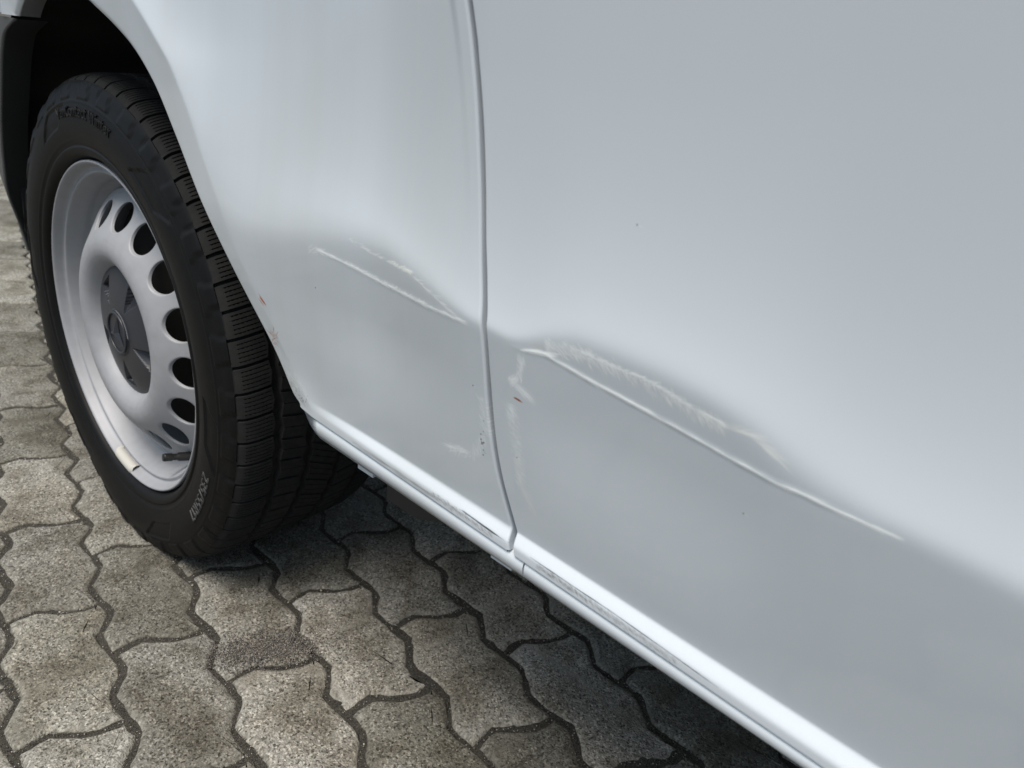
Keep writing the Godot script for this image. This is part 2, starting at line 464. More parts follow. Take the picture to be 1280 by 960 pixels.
func make_tyre() -> ArrayMesh:
	var mesh := ArrayMesh.new()
	# ---- tread: angular samples follow the lateral grooves and the sipes, rows follow the round grooves
	var ph: Array = []      # [phase, kind] kind 0 top, 1 lateral groove floor, 2.. sipe floor
	var base := [[-0.068, 0], [-0.052, 1], [0.052, 1], [0.068, 0]]
	for q in base: ph.append(q)
	for s in 5:
		var c := 0.185 + s * 0.158
		ph.append([c - 0.024, 0]); ph.append([c, 2 + s]); ph.append([c + 0.024, 0])
		if s < 4: ph.append([c + 0.079, 0])
	var rows: Array = []    # [z, kind, wiggle] kind 1 is a round groove's floor
	var zz := 0.004
	var marks: Array = []
	for g in GROOVES:
		marks.append([g + 0.0060, 0, 1]); marks.append([g + 0.0045, 1, 1]); marks.append([g - 0.0045, 1, 1]); marks.append([g - 0.0060, 0, 1])
	var list: Array = [[0.0, 0, 0], [-0.0025, 0, 0], [-0.0050, 0, 0], [-0.0075, 0, 0]]
	for k in 13: list.append([-0.0095 - k * 0.0025, 0, 0])
	list.append_array(marks.slice(0, 4))
	for z in [-0.059, -0.064, -0.070, -0.076, -0.081]: list.append([z, 0, 0])
	list.append_array(marks.slice(4, 8))
	for z in [-0.103, -0.110, -0.118, -0.126, -0.133]: list.append([z, 0, 0])
	list.append_array(marks.slice(8, 12))
	for z in [-0.154, -0.162, -0.170, -0.178]: list.append([z, 0, 0])
	list.append_array(marks.slice(12, 16))
	for z in [-0.199, -0.206, -0.214, -0.222, -0.228, -0.236]: list.append([z, 0, 0])
	var nth := LUGS * ph.size()
	var p := PackedVector3Array()
	for row in list:
		var z0: float = row[0]
		var zone := 0
		for g in GROOVES:
			if z0 < g: zone += 1
		for k in nth + 1:
			var lug := k / ph.size()
			var s: Array = ph[k % ph.size()]
			var f: float = s[0]
			var kind: int = s[1]
			# slant of the lateral grooves and waviness of the sipes
			var lead := 0.0
			var wav := 0.0
			if zone == 0: lead = 4.0 * (z0 + 0.02)
			elif zone == 1: lead = -5.0 * (z0 + 0.07) + 0.3
			elif zone == 2: lead = -16.0 * (z0 + 0.118) + 0.1
			elif zone == 3: lead = 5.0 * (z0 + 0.166)
			else: lead = -4.0 * (z0 + 0.216)
			if kind >= 2: wav = (0.026 if int(round((z0 + 0.0095) / 0.0025)) % 2 == 0 else -0.026) if zone == 0 else 0.03 * sin(z0 * 500.0)
			var th := -(lug + f + lead + wav) * TAU / LUGS
			var z := z0
			if row[2] == 1: z += 0.0016 * (absf(fposmod(f + lug, 1.0) * 2.0 - 1.0) * 2.0 - 1.0)
			var d := 0.0
			if row[1] == 1: d = 0.0080
			elif kind == 1:
				if zone == 0: d = 0.0062 * smoothstep(0.002, -0.003, z0)
				elif zone == 4: d = 0.0062
				elif zone == 1: d = 0.0030 * smoothstep(-0.052, -0.056, z0) * smoothstep(-0.088, -0.080, z0)
				elif zone == 3: d = 0.0030
				else: d = 0.0018
			elif kind >= 2:
				if zone == 0: d = 0.0038 * smoothstep(-0.006, -0.011, z0) * smoothstep(-0.0405, -0.0375, z0)
				elif zone == 4: d = 0.0022
				elif zone == 2: d = 0.0016 if kind in [3, 5] else 0.0
				else: d = 0.0014 if kind == 4 else 0.0
			var r := tread_radius(z) - d
			p.append(flatten(Vector3(r * cos(th), r * sin(th), z)))
	var b := Build.new()
	var tn := PackedVector3Array()
	tn.resize(p.size())
	for i in p.size(): tn[i] = Vector3(p[i].x, p[i].y, 0).normalized()
	b.sheet(p, tn, list.size(), nth + 1)
	b.mesh(mesh, true)
	# ---- sidewalls
	for side in [0, 1]:
		var prof := [Vector2(0.2290, -0.012), Vector2(0.2335, -0.0075), Vector2(0.2375, -0.0035), Vector2(0.2400, 0.0005), Vector2(0.2425, 0.0045), Vector2(0.2465, 0.0075), Vector2(0.2515, 0.0088), Vector2(0.2540, 0.0072), Vector2(0.2570, 0.0080), Vector2(0.2650, 0.0108), Vector2(0.2750, 0.0126), Vector2(0.2850, 0.0132), Vector2(0.2950, 0.0128), Vector2(0.3050, 0.0110), Vector2(0.3130, 0.0086), Vector2(0.3200, 0.0062), Vector2(0.3255, 0.0044), Vector2(0.3300, 0.0022), Vector2(0.3338, -0.0006), Vector2(0.3340, -0.0006)]
		var line := smooth_line(prof.slice(0, 19), 5)
		var seg := 576
		var q := PackedVector3Array()
		for i in line.size():
			var r0 := line[i].x
			for k in seg + 1:
				var th := TAU * k / seg
				var dg := rad_to_deg(th)
				var h := 0.0
				# fine moulded rings, a band of raised plates and shoulder buttresses
				if absf(r0 - 0.2605) < 0.0012: h += 0.0005
				if absf(r0 - 0.2780) < 0.0009 or absf(r0 - 0.3085) < 0.0010: h += 0.0006
				var seg_ph := fposmod(dg + (r0 - 0.29) * 260.0, 60.0)
				if r0 > 0.281 and r0 < 0.3065 and seg_ph > 46.0: h -= 0.0019
				if r0 > 0.3115:
					var lp := fposmod(th / TAU * LUGS / 1.0, 2.0)
					if lp < 1.1: h += 0.0017 * smoothstep(0.3115, 0.3135, r0)
					if fposmod(lp, 1.0) < 0.14: h -= 0.0022 * smoothstep(0.316, 0.327, r0)
				var z := line[i].y + h
				if side == 1: z = -0.236 - z
				q.append(flatten(Vector3(r0 * cos(th), r0 * sin(th), z)))
		var nor := Build.grid_normals(q, line.size(), seg + 1)
		if (nor[10 * (seg + 1) + 3].z < 0.0) == (side == 0):
			for i in nor.size(): nor[i] = -nor[i]
		var b2 := Build.new()
		b2.sheet(q, nor, line.size(), seg + 1)
		b2.mesh(mesh)
	return mesh

func flatten(v: Vector3) -> Vector3:          # the tyre's flat on the ground, and the bulge above it
	var floor_y := -WHEEL_Y + 0.0015
	if v.y < floor_y + 0.07:
		var k := smoothstep(floor_y + 0.07, floor_y - 0.005, v.y) * exp(-pow(v.x / 0.16, 2.0))
		v.z += k * 0.007 * (1.0 if v.z > -0.118 else -1.0) * smoothstep(0.05, 0.11, absf(v.z + 0.118))
	v.y = maxf(v.y, floor_y)
	return v

func disc_z(r: float) -> float:
	return table([[0.080, -0.022], [0.090, -0.0195], [0.094, -0.012], [0.099, -0.005], [0.106, 0.0005], [0.114, 0.0032], [0.122, 0.0035], [0.130, 0.0018], [0.138, -0.0020], [0.146, -0.0070], [0.154, -0.0125], [0.162, -0.0180], [0.170, -0.0235], [0.178, -0.0290], [0.185, -0.0345], [0.192, -0.0400], [0.197, -0.0460]], r)

func make_rim() -> ArrayMesh:
	var b := Build.new()
	var lip := [Vector2(0.2310, -0.010), Vector2(0.2345, -0.006), Vector2(0.2358, -0.002), Vector2(0.2350, 0.0012), Vector2(0.2328, 0.0016), Vector2(0.2308, -0.0008), Vector2(0.2290, -0.0055), Vector2(0.2272, -0.0105), Vector2(0.2252, -0.0128), Vector2(0.2228, -0.0124), Vector2(0.2205, -0.0118), Vector2(0.2185, -0.0132), Vector2(0.2165, -0.0180), Vector2(0.2140, -0.0250), Vector2(0.2122, -0.0300), Vector2(0.2105, -0.0350), Vector2(0.2085, -0.0420), Vector2(0.2050, -0.0480), Vector2(0.2010, -0.0530), Vector2(0.1985, -0.0580), Vector2(0.1975, -0.0680), Vector2(0.1975, -0.180)]
	var lp: Array = []
	for q in smooth_line(lip, 4): lp.append(q)
	lathe(b, lp, 180, true)
	# disc inside the holes and outside them
	var inner: Array = []
	var r := 0.080
	while r < 0.1385: inner.append(Vector2(r, disc_s(r))); r += 0.0015
	inner.append(Vector2(0.139, disc_s(0.139)))
	lathe(b, inner, 192, true)
	var outer: Array = []
	r = 0.189
	while r < 0.1975: outer.append(Vector2(r, disc_s(r))); r += 0.0014
	outer.append(Vector2(0.1976, disc_s(0.1976) - 0.004))
	lathe(b, outer, 192, true)
	# sixteen sectors, each with its oval hole and turned-in edge
	for s in 16:
		var mid := deg_to_rad(19.6 + 22.5 * s)
		var rings := 9
		var seg := 48
		var p := PackedVector3Array()
		var nor := PackedVector3Array()
		for k in seg + 1:
			var a := TAU * k / seg
			var ex := 0.0190 * cos(a)            # along the radius
			var ey := 0.0218 * sin(a)            # round the wheel
			# the sector's border in that direction (a square in angle and radius)
			var bx := cos(a); var by := sin(a)
			var m := maxf(absf(bx), absf(by))
			bx /= m; by /= m
			var fr := Vector2(0.164 + bx * 0.025, by * deg_to_rad(11.25))
			var hr := Vector2(0.164 + ex, ey / 0.164)
			for j in rings:
				var q := hr
				var dz := 0.0
				if j < 3:
					var f := (2 - j) / 2.0
					q = hr - Vector2(cos(a), sin(a) / 0.164) * 0.0016 * (1.0 - cos(f * PI / 2.0)) * 0.0 
					q = hr + Vector2(cos(a), sin(a) / 0.164) * 0.0009 * (1.0 - sin(f * PI / 2.0)) * 1.0
					dz = -0.0045 * f * f
				else:
					q = (hr + Vector2(cos(a), sin(a) / 0.164) * 0.0009).lerp(fr, (j - 2) / 6.0)
				var rr := q.x
				var th := mid + q.y
				p.append(Vector3(rr * cos(th), rr * sin(th), disc_s(rr) + dz))
		b.sheet(p, hole_normals(p, seg + 1, rings), seg + 1, rings)
	return b.mesh()

func hole_normals(p: PackedVector3Array, rows: int, cols: int) -> PackedVector3Array:
	var nor := Build.grid_normals(p, rows, cols)
	for i in nor.size():
		if nor[i].z < 0.0: nor[i] = -nor[i]
		var r := Vector2(p[i].x, p[i].y).length()
		if i % cols >= 4:
			var s := (disc_s(r + 0.001) - disc_s(r - 0.001)) / 0.002
			nor[i] = Vector3(-s * p[i].x / r, -s * p[i].y / r, 1).normalized()
	return nor

func disc_s(r: float) -> float:
	return (disc_z(r - 0.004) + disc_z(r - 0.002) + disc_z(r) + disc_z(r + 0.002) + disc_z(r + 0.004)) / 5.0

func cap_z(x: float, y: float) -> float:
	var r := Vector2(x, y).length()
	var z := -0.0145 + 0.0135 * (1.0 - pow(r / 0.0945, 2.2))
	if r < 0.033: z = maxf(z, -0.0005)
	if r > 0.091: z -= (r - 0.091) * 1.5
	for k in 5:
		var a := deg_to_rad(56 + 72 * k)
		var u := x * cos(a) + y * sin(a)
		var t := -x * sin(a) + y * cos(a)
		var half := 0.42 * (u - 0.040)
		if u > 0.040 and u < 0.080:
			var d := minf(half - absf(t), 0.080 - u)
			if d > 0.0: z -= minf(0.016, smoothstep(0.0, 0.002, d) * 0.002 + 0.016 * (u - 0.040) / 0.04 * smoothstep(0.0, 0.012, half + t * 0.9))
	return z

func make_cap() -> ArrayMesh:
	var p := PackedVector3Array()
	var seg := 300
	var nr := 70
	for i in nr:
		var r := 0.0948 * i / (nr - 1.0)
		for k in seg + 1:
			var th := TAU * k / seg
			p.append(Vector3(r * cos(th), r * sin(th), cap_z(r * cos(th), r * sin(th))))
	var b := Build.new()
	var nor := PackedVector3Array()
	for q in p:
		var gx := (cap_z(q.x + 0.0006, q.y) - cap_z(q.x - 0.0006, q.y)) / 0.0012
		var gy := (cap_z(q.x, q.y + 0.0006) - cap_z(q.x, q.y - 0.0006)) / 0.0012
		nor.append(Vector3(-gx, -gy, 1).normalized())
	b.sheet(p, nor, nr, seg + 1)
	return b.mesh()

func make_star() -> ArrayMesh:
	var st := SurfaceTool.new()
	st.begin(Mesh.PRIMITIVE_TRIANGLES)
	var tor := TorusMesh.new()
	tor.inner_radius = 0.0275; tor.outer_radius = 0.0310; tor.rings = 60; tor.ring_segments = 10
	st.append_from(tor, 0, Transform3D(Basis(Vector3(1, 0, 0), PI / 2), Vector3(0, 0, 0)))
	var arms := SurfaceTool.new()
	arms.begin(Mesh.PRIMITIVE_TRIANGLES)
	for k in 3:
		var a := deg_to_rad(78 + 120 * k)
		var tip := Vector3(cos(a), sin(a), 0) * 0.0278
		var l := Vector3(cos(a + PI / 3), sin(a + PI / 3), 0) * 0.0080
		var r := Vector3(cos(a - PI / 3), sin(a - PI / 3), 0) * 0.0080
		var top := Vector3(0, 0, 0.0055)
		for tri in [[top, tip, l], [top, r, tip]]:
			var n: Vector3 = (tri[2] - tri[0]).cross(tri[1] - tri[0]).normalized()
			if n.z < 0.0:
				n = -n
				tri = [tri[0], tri[2], tri[1]]
			for q in tri:
				arms.set_normal(n)
				arms.add_vertex(q)
	arms.index()
	st.append_from(arms.commit(), 0, Transform3D.IDENTITY)
	return st.commit()

func text_on_tyre(words: String, deg0: float, radius: float, size: float, m: Material, parent: Node, z: float) -> void:
	# raised lettering moulded on the sidewall, tops outwards
	var st := SurfaceTool.new()
	st.begin(Mesh.PRIMITIVE_TRIANGLES)
	var font := SystemFont.new()
	font.font_names = PackedStringArray(["Droid Sans"])
	font.font_weight = 700
	var a := deg_to_rad(deg0)
	for ch in words:
		var w := size * 0.34
		if ch != " ":
			var tm := TextMesh.new()
			tm.font = font
			tm.text = ch
			tm.font_size = 32
			tm.pixel_size = size / 32.0
			tm.depth = 0.0022
			w = maxf(tm.get_aabb().size.x, size * 0.12) + size * 0.10
			var mid := a - w / radius / 2.0
			var tf := Transform3D(Basis(Vector3(0, 0, 1), mid - PI / 2), Vector3(cos(mid), sin(mid), 0) * radius + Vector3(0, 0, z))
			st.append_from(tm, 0, tf)
		a -= w / radius
	st.generate_normals()
	put("lettering", st.commit(), m, parent)

# ---------------------------------------------------------------- paint marks
var img: Image
var relief: Image
func to_px(x: float, y: float) -> Vector2:
	var u := paint_uv(x, y)
	return Vector2(u.x * img.get_width(), u.y * img.get_height())

func dab(q: Vector2, rad: float, c: Color, alpha: float, lift: float) -> void:
	var r := int(ceil(rad + 0.5))
	for yy in range(-r, r + 1):
		for xx in range(-r, r + 1):
			var px := int(q.x) + xx
			var py := int(q.y) + yy
			if px < 1 or py < 1 or px >= img.get_width() - 1 or py >= img.get_height() - 1: continue
			var d := Vector2(px + 0.5, py + 0.5).distance_to(q)
			var k := clampf(rad + 0.5 - d, 0.0, 1.0)
			if k <= 0.0: continue
			img.set_pixel(px, py, img.get_pixel(px, py).lerp(c, alpha * k))
			if lift != 0.0:
				var h := clampf(relief.get_pixel(px, py).r + lift * k, 0.0, 1.0)
				relief.set_pixel(px, py, Color(h, h, h))

func streak(x: float, y: float, dx: float, dy: float, rad: float, c: Color, alpha: float, lift := 0.0) -> void:
	var a := to_px(x, y)
	var b := to_px(x + dx, y + dy)
	var n := maxi(2, int(a.distance_to(b)))
	for i in n + 1:
		var f := float(i) / n
		dab(a.lerp(b, f), rad * (0.5 + 0.5 * sin(f * PI)), c, alpha * (0.4 + 0.6 * sin(f * PI)), lift)

func scuff(path: Array, wid: float, count: int, slant: float, length: float, c: Color, alpha: float, lift := 0.0, rad := 0.7, jit := 0.16) -> void:
	for i in count:
		var f := rng.randf() * (path.size() - 1.001)
		var k := int(f)
		var q: Vector2 = path[k].lerp(path[k + 1], f - k)
		var dirn: Vector2 = (path[k + 1] - path[k]).normalized()
		q += Vector2(-dirn.y, dirn.x) * (rng.randf() + rng.randf() - 1.0) * wid
		var ang := dirn.angle() + slant + rng.randfn(0.0, jit)
		var l := length * rng.randf_range(0.3, 1.2)
		streak(q.x, q.y, cos(ang) * l, sin(ang) * l, rad * rng.randf_range(0.6, 1.3), c, 0.75 * alpha * rng.randf_range(0.3, 1.0), lift * rng.randf_range(0.4, 1.0))

func paint_marks() -> void:
	img = Image.create(2048, 1024, false, Image.FORMAT_RGB8)
	img.fill(PAINT.linear_to_srgb())
	relief = Image.create(2048, 1024, false, Image.FORMAT_RGB8)
	relief.fill(Color(0.4, 0.4, 0.4))
	var white := Color(0.90, 0.92, 0.93)
	var cream := Color(0.92, 0.93, 0.92)
	var pale := Color(0.80, 0.82, 0.82)
	# fender: line along the pressed crease and the rubbed upper edge
	var f1 := [Vector2(0.572, 0.5905), Vector2(0.609, 0.5886), Vector2(0.6561, 0.5848), Vector2(0.7029, 0.583), Vector2(0.742, 0.5839)]
	scuff(f1, 0.0012, 420, 0.0, 0.010, white, 0.9, 0.02, 1.1, 0.07)
	scuff(f1.slice(1, 4), 0.0022, 420, 0.7, 0.0035, white, 1.0, 0.05, 0.7)
	var f2 := [Vector2(0.615, 0.6085), Vector2(0.6607, 0.6037), Vector2(0.6883, 0.6023), Vector2(0.712, 0.594), Vector2(0.735, 0.586)]
	scuff(f2, 0.0014, 170, 0.15, 0.008, white, 0.8, 0.02, 0.8)
	scuff([Vector2(0.668, 0.603), Vector2(0.69, 0.6015)], 0.002, 120, 0.6, 0.004, cream, 0.8, 0.04, 0.8)
	scuff([Vector2(0.56, 0.585), Vector2(0.58, 0.59)], 0.004, 60, 0.2, 0.010, white, 0.25, 0.0, 1.2)
	# door: crease line, rubbed cream band above it
	var d1 := [Vector2(0.7958, 0.5812), Vector2(0.8141, 0.5846), Vector2(0.8493, 0.5791), Vector2(0.8829, 0.5759), Vector2(0.9141, 0.5728), Vector2(0.9433, 0.5699), Vector2(0.9663, 0.5685), Vector2(0.9789, 0.5694), Vector2(0.9987, 0.5692), Vector2(1.0168, 0.5696)]
	scuff(d1, 0.0007, 420, 0.0, 0.012, white, 0.8, 0.012, 1.0, 0.04)
	scuff(d1.slice(0, 4), 0.0014, 200, 0.0, 0.014, white, 0.7, 0.0, 1.3, 0.05)
	var d2 := [Vector2(0.8142, 0.591), Vector2(0.8376, 0.5953), Vector2(0.866, 0.5945), Vector2(0.8925, 0.5935), Vector2(0.9178, 0.589), Vector2(0.9344, 0.587), Vector2(0.95, 0.588), Vector2(0.965, 0.582)]
	scuff(d2.slice(0, 6), 0.0048, 520, -0.75, 0.0055, cream, 1.0, 0.02, 0.5)
	scuff(d2.slice(1, 6), 0.0014, 260, 0.1, 0.005, white, 1.0, 0.02, 0.9)
	scuff(d2.slice(0, 3), 0.0060, 260, -0.75, 0.0055, white, 1.0, 0.02, 0.5)
	scuff(d2.slice(4), 0.0016, 160, 0.05, 0.012, cream, 0.35, 0.01, 0.7)
	# rubbing beside the gap on both panels
	scuff([Vector2(0.797, 0.5799), Vector2(0.7946, 0.562), Vector2(0.7877, 0.5566)], 0.0035, 260, 0.4, 0.005, white, 0.45, 0.02, 0.9)
	scuff([Vector2(0.788, 0.5566), Vector2(0.80, 0.551)], 0.004, 120, 0.0, 0.012, white, 0.35, 0.02, 0.8)
	scuff([Vector2(0.786, 0.540), Vector2(0.7857, 0.5283), Vector2(0.7914, 0.5052), Vector2(0.793, 0.4797)], 0.006, 420, 0.9, 0.006, white, 0.30, 0.02, 0.9)
	scuff([Vector2(0.7914, 0.5052), Vector2(0.794, 0.4797), Vector2(0.8042, 0.4641)], 0.003, 220, 0.1, 0.010, pale, 0.35, 0.01, 1.2)
	scuff([Vector2(0.757, 0.535), Vector2(0.7607, 0.5041), Vector2(0.7465, 0.4803), Vector2(0.7237, 0.4762)], 0.005, 360, 0.7, 0.007, white, 0.28, 0.02, 0.9)
	scuff([Vector2(0.7465, 0.4803), Vector2(0.7237, 0.4762)], 0.002, 90, 0.0, 0.014, white, 0.4, 0.01, 0.8)
	# the arch edge, rubbed down to the corner
	scuff([Vector2(0.455, 0.50), Vector2(0.49, 0.468), Vector2(0.515, 0.445)], 0.010, 520, 0.1, 0.010, white, 0.30, 0.01, 1.0)
	scuff([Vector2(0.50, 0.447), Vector2(0.525, 0.432)], 0.006, 130, 0.3, 0.005, Color(0.55, 0.55, 0.53), 0.45, -0.02, 0.7)
	scuff([Vector2(0.36, 0.58), Vector2(0.40, 0.545), Vector2(0.43, 0.51)], 0.008, 120, 1.2, 0.010, pale, 0.25, 0.0, 0.8)
	for i in 26: dab(to_px(0.524 + rng.randfn(0, 0.006), 0.4375 + rng.randfn(0, 0.003)), rng.randf_range(0.5, 1.5), Color(0.24, 0.24, 0.25), 0.6, -0.03)
	scuff([Vector2(0.49, 0.482), Vector2(0.515, 0.455), Vector2(0.53, 0.440)], 0.007, 420, 0.1, 0.006, white, 0.32, 0.02, 0.8)
	# bare primer and rust-coloured chips
	var rust := Color(0.50, 0.20, 0.10)
	for i in 12: streak(0.7885 + rng.randf() * 0.004, 0.5448 + rng.randfn(0, 0.0004), 0.005, -0.0004, 0.7, rust, 0.6, -0.01)
	for i in 14: streak(0.4700 + rng.randf() * 0.006, 0.5215 + rng.randfn(0, 0.0015), 0.007, -0.004, 0.9, Color(0.62, 0.27, 0.15), 0.6)
	for i in 22: streak(0.4855 + rng.randfn(0, 0.003), 0.4865 + rng.randfn(0, 0.003), rng.randfn(0, 0.004), rng.randfn(0, 0.004), 0.9, Color(0.66, 0.32, 0.20), 0.6)
	for i in 6: streak(0.805 + rng.randf() * 0.006, 0.588 + rng.randfn(0, 0.001), 0.004, 0.0, 0.6, Color(0.85, 0.75, 0.6), 0.3)
	# chipped dark edge of the gap
	for i in 16: dab(to_px(0.7590 + rng.randfn(0, 0.0010), 0.497 + rng.randfn(0, 0.007)), rng.randf_range(0.6, 1.8), Color(0.25, 0.23, 0.22), 0.7, -0.05)
	for q in [Vector2(0.5096, 0.4325), Vector2(0.4976, 0.436), Vector2(0.7514, 0.5385), Vector2(0.8614, 0.6717), Vector2(0.9526, 0.5412), Vector2(0.7920, 0.4990), Vector2(0.565, 0.556)]:
		dab(to_px(q.x, q.y), rng.randf_range(0.8, 1.6), Color(0.22, 0.2, 0.2), 0.75, -0.05)
		streak(q.x, q.y, 0.004, -0.0005, 0.6, white, 0.4, 0.02)
	# scraped nose of the ledge
	var grey := Color(0.30, 0.305, 0.31)
	scuff([Vector2(0.60, 0.4255), Vector2(0.70, 0.4235)], 0.0022, 160, 0.0, 0.020, grey, 0.22, -0.02, 0.6, 0.01)
	scuff([Vector2(0.705, 0.4255), Vector2(0.735, 0.4248), Vector2(0.772, 0.4232)], 0.0030, 420, -0.35, 0.0035, grey, 0.45, -0.03, 0.5, 0.2)
	scuff([Vector2(0.735, 0.4275), Vector2(0.768, 0.4258)], 0.0006, 40, 0.0, 0.02, Color(0.2, 0.21, 0.23), 0.6, -0.02, 0.6, 0.005)
	scuff([Vector2(0.815, 0.4225), Vector2(0.86, 0.4215), Vector2(0.93, 0.4180)], 0.0030, 620, -0.35, 0.0035, grey, 0.45, -0.03, 0.5, 0.2)
	var crack := [Vector2(0.8125, 0.4249), Vector2(0.845, 0.4240), Vector2(0.88, 0.4233), Vector2(0.925, 0.4212), Vector2(0.957, 0.4193)]
	for i in crack.size() - 1:
		var d: Vector2 = crack[i + 1] - crack[i]
		streak(crack[i].x - d.x * 0.1, crack[i].y - d.y * 0.1, d.x * 1.2, d.y * 1.2, 0.7, Color(0.16, 0.17, 0.20), 0.7)

const PAINT := Color(0.510, 0.553, 0.600)

# ---------------------------------------------------------------- paving
const W := 0.1125
const L := 0.225
func zig(v: float) -> float:
	return table([[0.0, -0.025], [0.14, 0.075], [0.31, -0.115], [0.48, -0.02], [0.64, 0.075], [0.81, -0.115], [1.0, -0.025]], fposmod(v, 1.0))
func wave(u: float) -> float:
	return table([[0.0, 0.0], [0.12, -0.028], [0.30, -0.06], [0.48, -0.012], [0.64, 0.032], [0.88, 0.036], [1.0, 0.012]], u)

func stone_mesh(variant: int) -> ArrayMesh:
	var r := RandomNumberGenerator.new()
	r.seed = 77 + variant
	var out: Array[Vector2] = []
	for k in 10: out.append(Vector2(k / 10.0, wave(k / 10.0)))
	for k in 16: out.append(Vector2(1.0 + zig(k / 16.0), k / 16.0 + 0.012))
	for k in 10: out.append(Vector2(1.0 - k / 10.0, 1.0 + wave(1.0 - k / 10.0)))
	for k in 16: out.append(Vector2(zig(1.0 - k / 16.0), 1.0 - k / 16.0))
	var c := Vector2(0.5 * W, 0.5 * L)
	var pts := PackedVector2Array()
	for q in out: pts.append(Vector2(q.x * W, q.y * L))
	for pass_ in 1:
		var nx := pts.duplicate()
		for i in pts.size(): nx[i] = pts[i] * 0.8 + (pts[i - 1] + pts[(i + 1) % pts.size()]) * 0.1
		pts = nx
	var ring := func(inset: float, y: float, jit: float) -> PackedVector3Array:
		var o := PackedVector3Array()
		for i in pts.size():
			var t := (pts[(i + 1) % pts.size()] - pts[i - 1]).normalized()
			var nn := Vector2(-t.y, t.x)
			if nn.dot(c - pts[i]) < 0.0: nn = -nn
			var q := pts[i] + nn * (inset + r.randf() * jit)
			o.append(Vector3(q.x - c.x, y + r.randf_range(-jit, jit) * 0.25, q.y - c.y))
		return o
	var rings := [ring.call(0.0016, -0.035, 0.0006), ring.call(0.0018, -0.0060, 0.0014), ring.call(0.0034, -0.0022, 0.0038), ring.call(0.0072, 0.0, 0.0050)]
	# three inner rings give the worn top its unevenness
	for f in [0.80, 0.55, 0.25]:
		var o := PackedVector3Array()
		for q in rings[3]: o.append(Vector3(q.x * f, r.randf_range(-0.0006, 0.0006), q.z * f))
		rings.append(o)
	var n := pts.size()
	var p := PackedVector3Array()
	for g in rings:
		p.append_array(g); p.append(g[0])
	var b := Build.new()
	var nor := Build.grid_normals(p, rings.size(), n + 1)
	if nor[4 * (n + 1) + 3].y < 0.0:
		for i in nor.size(): nor[i] = -nor[i]
	b.sheet(p, nor, rings.size(), n + 1)
	var q := PackedVector3Array()
	q.append_array(rings[-1]); q.append(rings[-1][0])
	for i in n + 1: q.append(Vector3(0, 0.0002, 0))
	var up := PackedVector3Array(); up.resize(q.size()); up.fill(Vector3(0, 1, 0))
	b.sheet(q, up, 2, n + 1)
	# rubbed, paler rims and a browner, dirtier middle that leans to one side
	var lean := Vector2(r.randf_range(-0.03, 0.03), r.randf_range(-0.06, 0.06))
	for i in b.v.size():
		var k := i / (n + 1)
		var d := (Vector2(b.v[i].x, b.v[i].z * 0.5) - lean).length() / 0.07
		var w := clampf(d - 0.35, 0.0, 1.0) * 0.34 + r.randf_range(-0.03, 0.03)
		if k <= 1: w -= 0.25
		b.col.append(Color(0.78 + w, 0.765 + w, 0.735 + w * 1.04))
	return b.mesh()

var pav := Transform3D()      # paving axes -> scene

